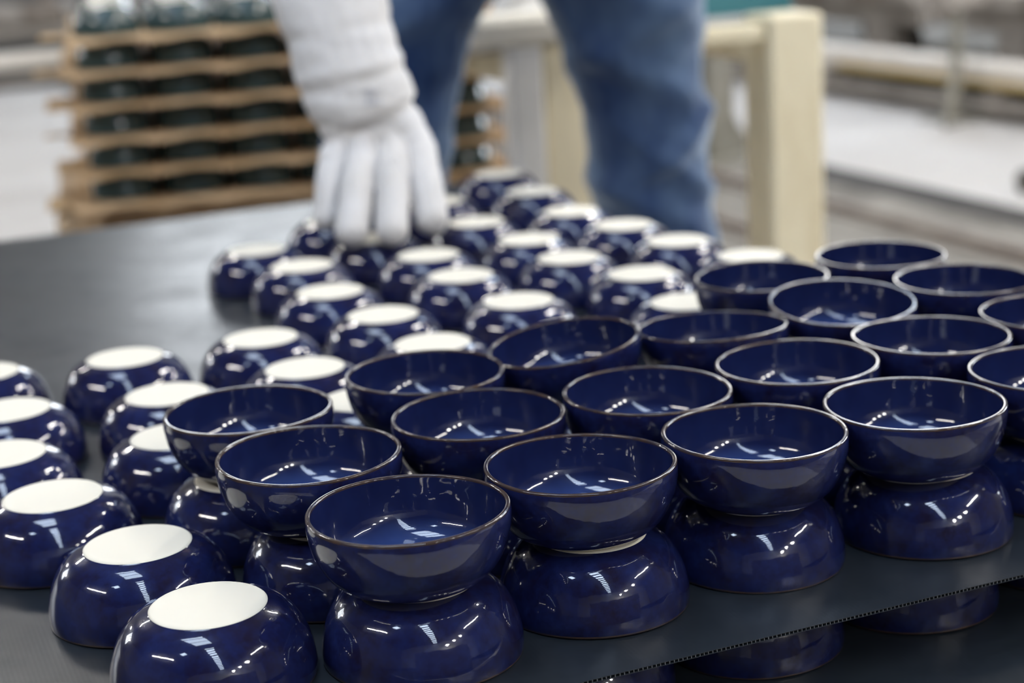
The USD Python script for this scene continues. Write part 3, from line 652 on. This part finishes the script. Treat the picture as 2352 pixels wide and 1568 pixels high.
    # long-sleeved work shirt
    sb = [hull((P((.035, 2.207, .985)), (.176, .140, .05)), (P((.035, 2.20, 1.06)), (.165, .130, .05)), (chest, (.165, .125, .13))), hull((chest, (.165, .125, .13)), (shR, .07), (shL, .07), (neck + (0, .008, -.016), .061))]
    sb += chain((shR, .07), (elR, .06), (elR + (wrR - elR) * .25, .05)) + chain((shL, .07), (elL, .058), (elL + (wrL - elL) * .6, .046))
    part(t, 'shirt', organic(sb, .011, 10, lambda v, n: .012 * fb(v, 15, 20)), 'shirt_cloth', True)
    part(t, 'collar', tube([neck + (0, -.006, .022) + .058 * math.cos(q) * side + .060 * math.sin(q) * P((0, .88, .48)) for q in np.linspace(0, 2 * math.pi, 33)], .010, 8, False), 'shirt_cloth', 30)
    # right glove: long pale gauntlet, four fingers over the bowl, thumb behind it
    F = {'little': [((-.152, 1.567, .716), .0146), ((-.1575, 1.536, .684), .0136), ((-.1605, 1.520, .6585), .0126)],
         'ring': [((-.1265, 1.560, .714), .0162), ((-.1315, 1.517, .680), .0150), ((-.1365, 1.4905, .6500), .0150)],
         'middle': [((-.0995, 1.560, .713), .0164), ((-.0993, 1.517, .679), .0155), ((-.1007, 1.4895, .6485), .0146)],
         'index': [((-.0765, 1.564, .709), .0165), ((-.0690, 1.533, .676), .0152), ((-.0655, 1.5155, .6515), .0150)]}
    fingers = []
    for nm, ch in F.items(): fingers += chain(*[(P(p), r) for p, r in ch])
    thumb = chain((P((-.088, 1.592, .725)), .019), (P((-.083, 1.604, .688)), .017), (P((-.100, 1.593, .662)), .0145))
    flat = lambda r: (r, r * .74, r)
    palm = [hull((P((-.148, 1.570, .724)), .0165), (P((-.080, 1.568, .716)), .0175), (P((-.152, 1.580, .748)), .019), (P((-.100, 1.582, .748)), .022))]
    cuff = chain((P((-.1255, 1.580, .742)), (.0495, .034, .012)), (P((-.1280, 1.583, .755)), (.0525, .037, .014)), (P((-.1330, 1.592, .772)), (.0525, .041, .015)), (P((-.142, 1.607, .806)), (.0510, .044, .018)), (P((-.1525, 1.627, .845)), (.0545, .047, .018)), (P((-.168, 1.665, .905)), (.060, .052, .02)), (P((-.182, 1.70, .965)), (.066, .058, .02)))
    def gd(v, n):
        d = .0034 * fb(v * (1, 1, 1.5), 34, 30) + .0016 * fb(v, 90, 31)
        x, zz = v[:, 0], v[:, 2]
        def crease(z0, sl, am, w, x0=-.127, xw=.075):
            u = zz - z0 - sl * (x - x0)
            return -am * np.exp(-(u / w) ** 2) * np.exp(-((x - x0) / xw) ** 4)
        d = d + crease(.733, .32, .0038, .0042) + crease(.7415, .34, -.0008, .005) + crease(.757, -.15, .0016, .0045, -.105, .05) + crease(.775, .18, .0020, .005) + crease(.784, .16, -.0014, .006) + crease(.805, -.12, .0013, .007) + crease(.822, .1, .0010, .007) + crease(.722, .22, .0016, .0035, -.1, .04)
        return np.where(zz > .70, d, .5 * (.0034 * fb(v * (1, 1, 1.5), 34, 30)))
    gl = organic(fingers + thumb + palm + cuff, .0034, 7, gd)
    g = part(t, 'glove', gl, 'glove_suede', True, label='long pale grey gauntlet glove gripping a bowl, fingers down')
    def near(path, off=.0006):
        """lay a thread on the glove's skin"""
        q, d, f = trimesh.proximity.closest_point(gl, np.array(path)); return q + gl.face_normals[f] * off
    def row(x0, z0, x1, z1, n=14, bow=0.0):
        s = np.linspace(0, 1, n)
        return near([(x0 + (x1 - x0) * k, 1.53, z0 + (z1 - z0) * k + bow * math.sin(math.pi * k)) for k in s])
    part(g, 'stitching', cat(*[tube(row(*a), .0007, 6) for a in ((-.122, .770, -.100, .773, 10, .004), (-.119, .764, -.101, .767, 10, -.003), (-.114, .772, -.116, .758, 8, .0), (-.105, .774, -.107, .760, 8, 0))]), 'glove_thread', 30, label='faded stitched mark on the back of the cuff')
    part(g, 'seam', cat(*[tube(near([(xa + (xb - xa) * k, 1.52, za + (zb - za) * k) for k in np.linspace(0, 1, 12)], .0002), .0009, 6) for xa, za, xb, zb in ((-.1395, .722, -.1455, .684), (-.1130, .722, -.1155, .680), (-.0885, .720, -.0845, .682))]), 'glove_suede', 30)
    # left glove, a hand held against the side of the body
    hb = wrL
    d = P((-.5, -.55, -.55)); d = d / np.linalg.norm(d); sd = np.cross(d, (0, 0, 1.)); sd /= np.linalg.norm(sd); nd = np.cross(sd, d)
    lb = [hull((hb, (.034, .03, .03)), (hb + d * .08 + sd * .032, .016), (hb + d * .085 - sd * .03, .016))] + chain((hb - d * .10, .048), (hb, .04))
    for k, (o, ln) in enumerate(((-.030, .062), (-.010, .075), (.012, .080), (.032, .070))):
        a = hb + d * .085 + sd * o
        lb += chain((a, .0150), (a + d * ln * .55 - nd * .012, .0142), (a + d * ln * .9 - nd * .038, .0125))
    lb += chain((hb + d * .03 + sd * .03, .018), (hb + d * .06 + sd * .062 - nd * .012, .0146), (hb + d * .09 + sd * .066 - nd * .03, .0135))
    part(t, 'glove', organic(lb, .005, 6, lambda v, n: .003 * fb(v, 40, 33)), 'glove_suede', True)
    for a, s in ((ankL, 1), (ankR, -1)):
        b = organic([hull((P((a[0], 2.22, .055)), (.05, .06, .05)), (P((a[0] + s * .015, 2.07, .045)), (.052, .06, .04))), hull((P((a[0], 2.205, .05)), (.052, .06, .05)), (P((a[0], 2.20, .15)), (.053, .06, .03)))], .012, 8)
        b.apply_translation((0, 0, .012 - b.vertices[:, 2].min()))
        bt = part(t, 'boot', b, 'boot_leather', True)
        part(bt, 'sole', cat(box(a[0] + s * .008 - .056, a[0] + s * .008 + .056, 2.02, 2.28, 0, .02, .008)), 'dark_iron')
    return t
person()
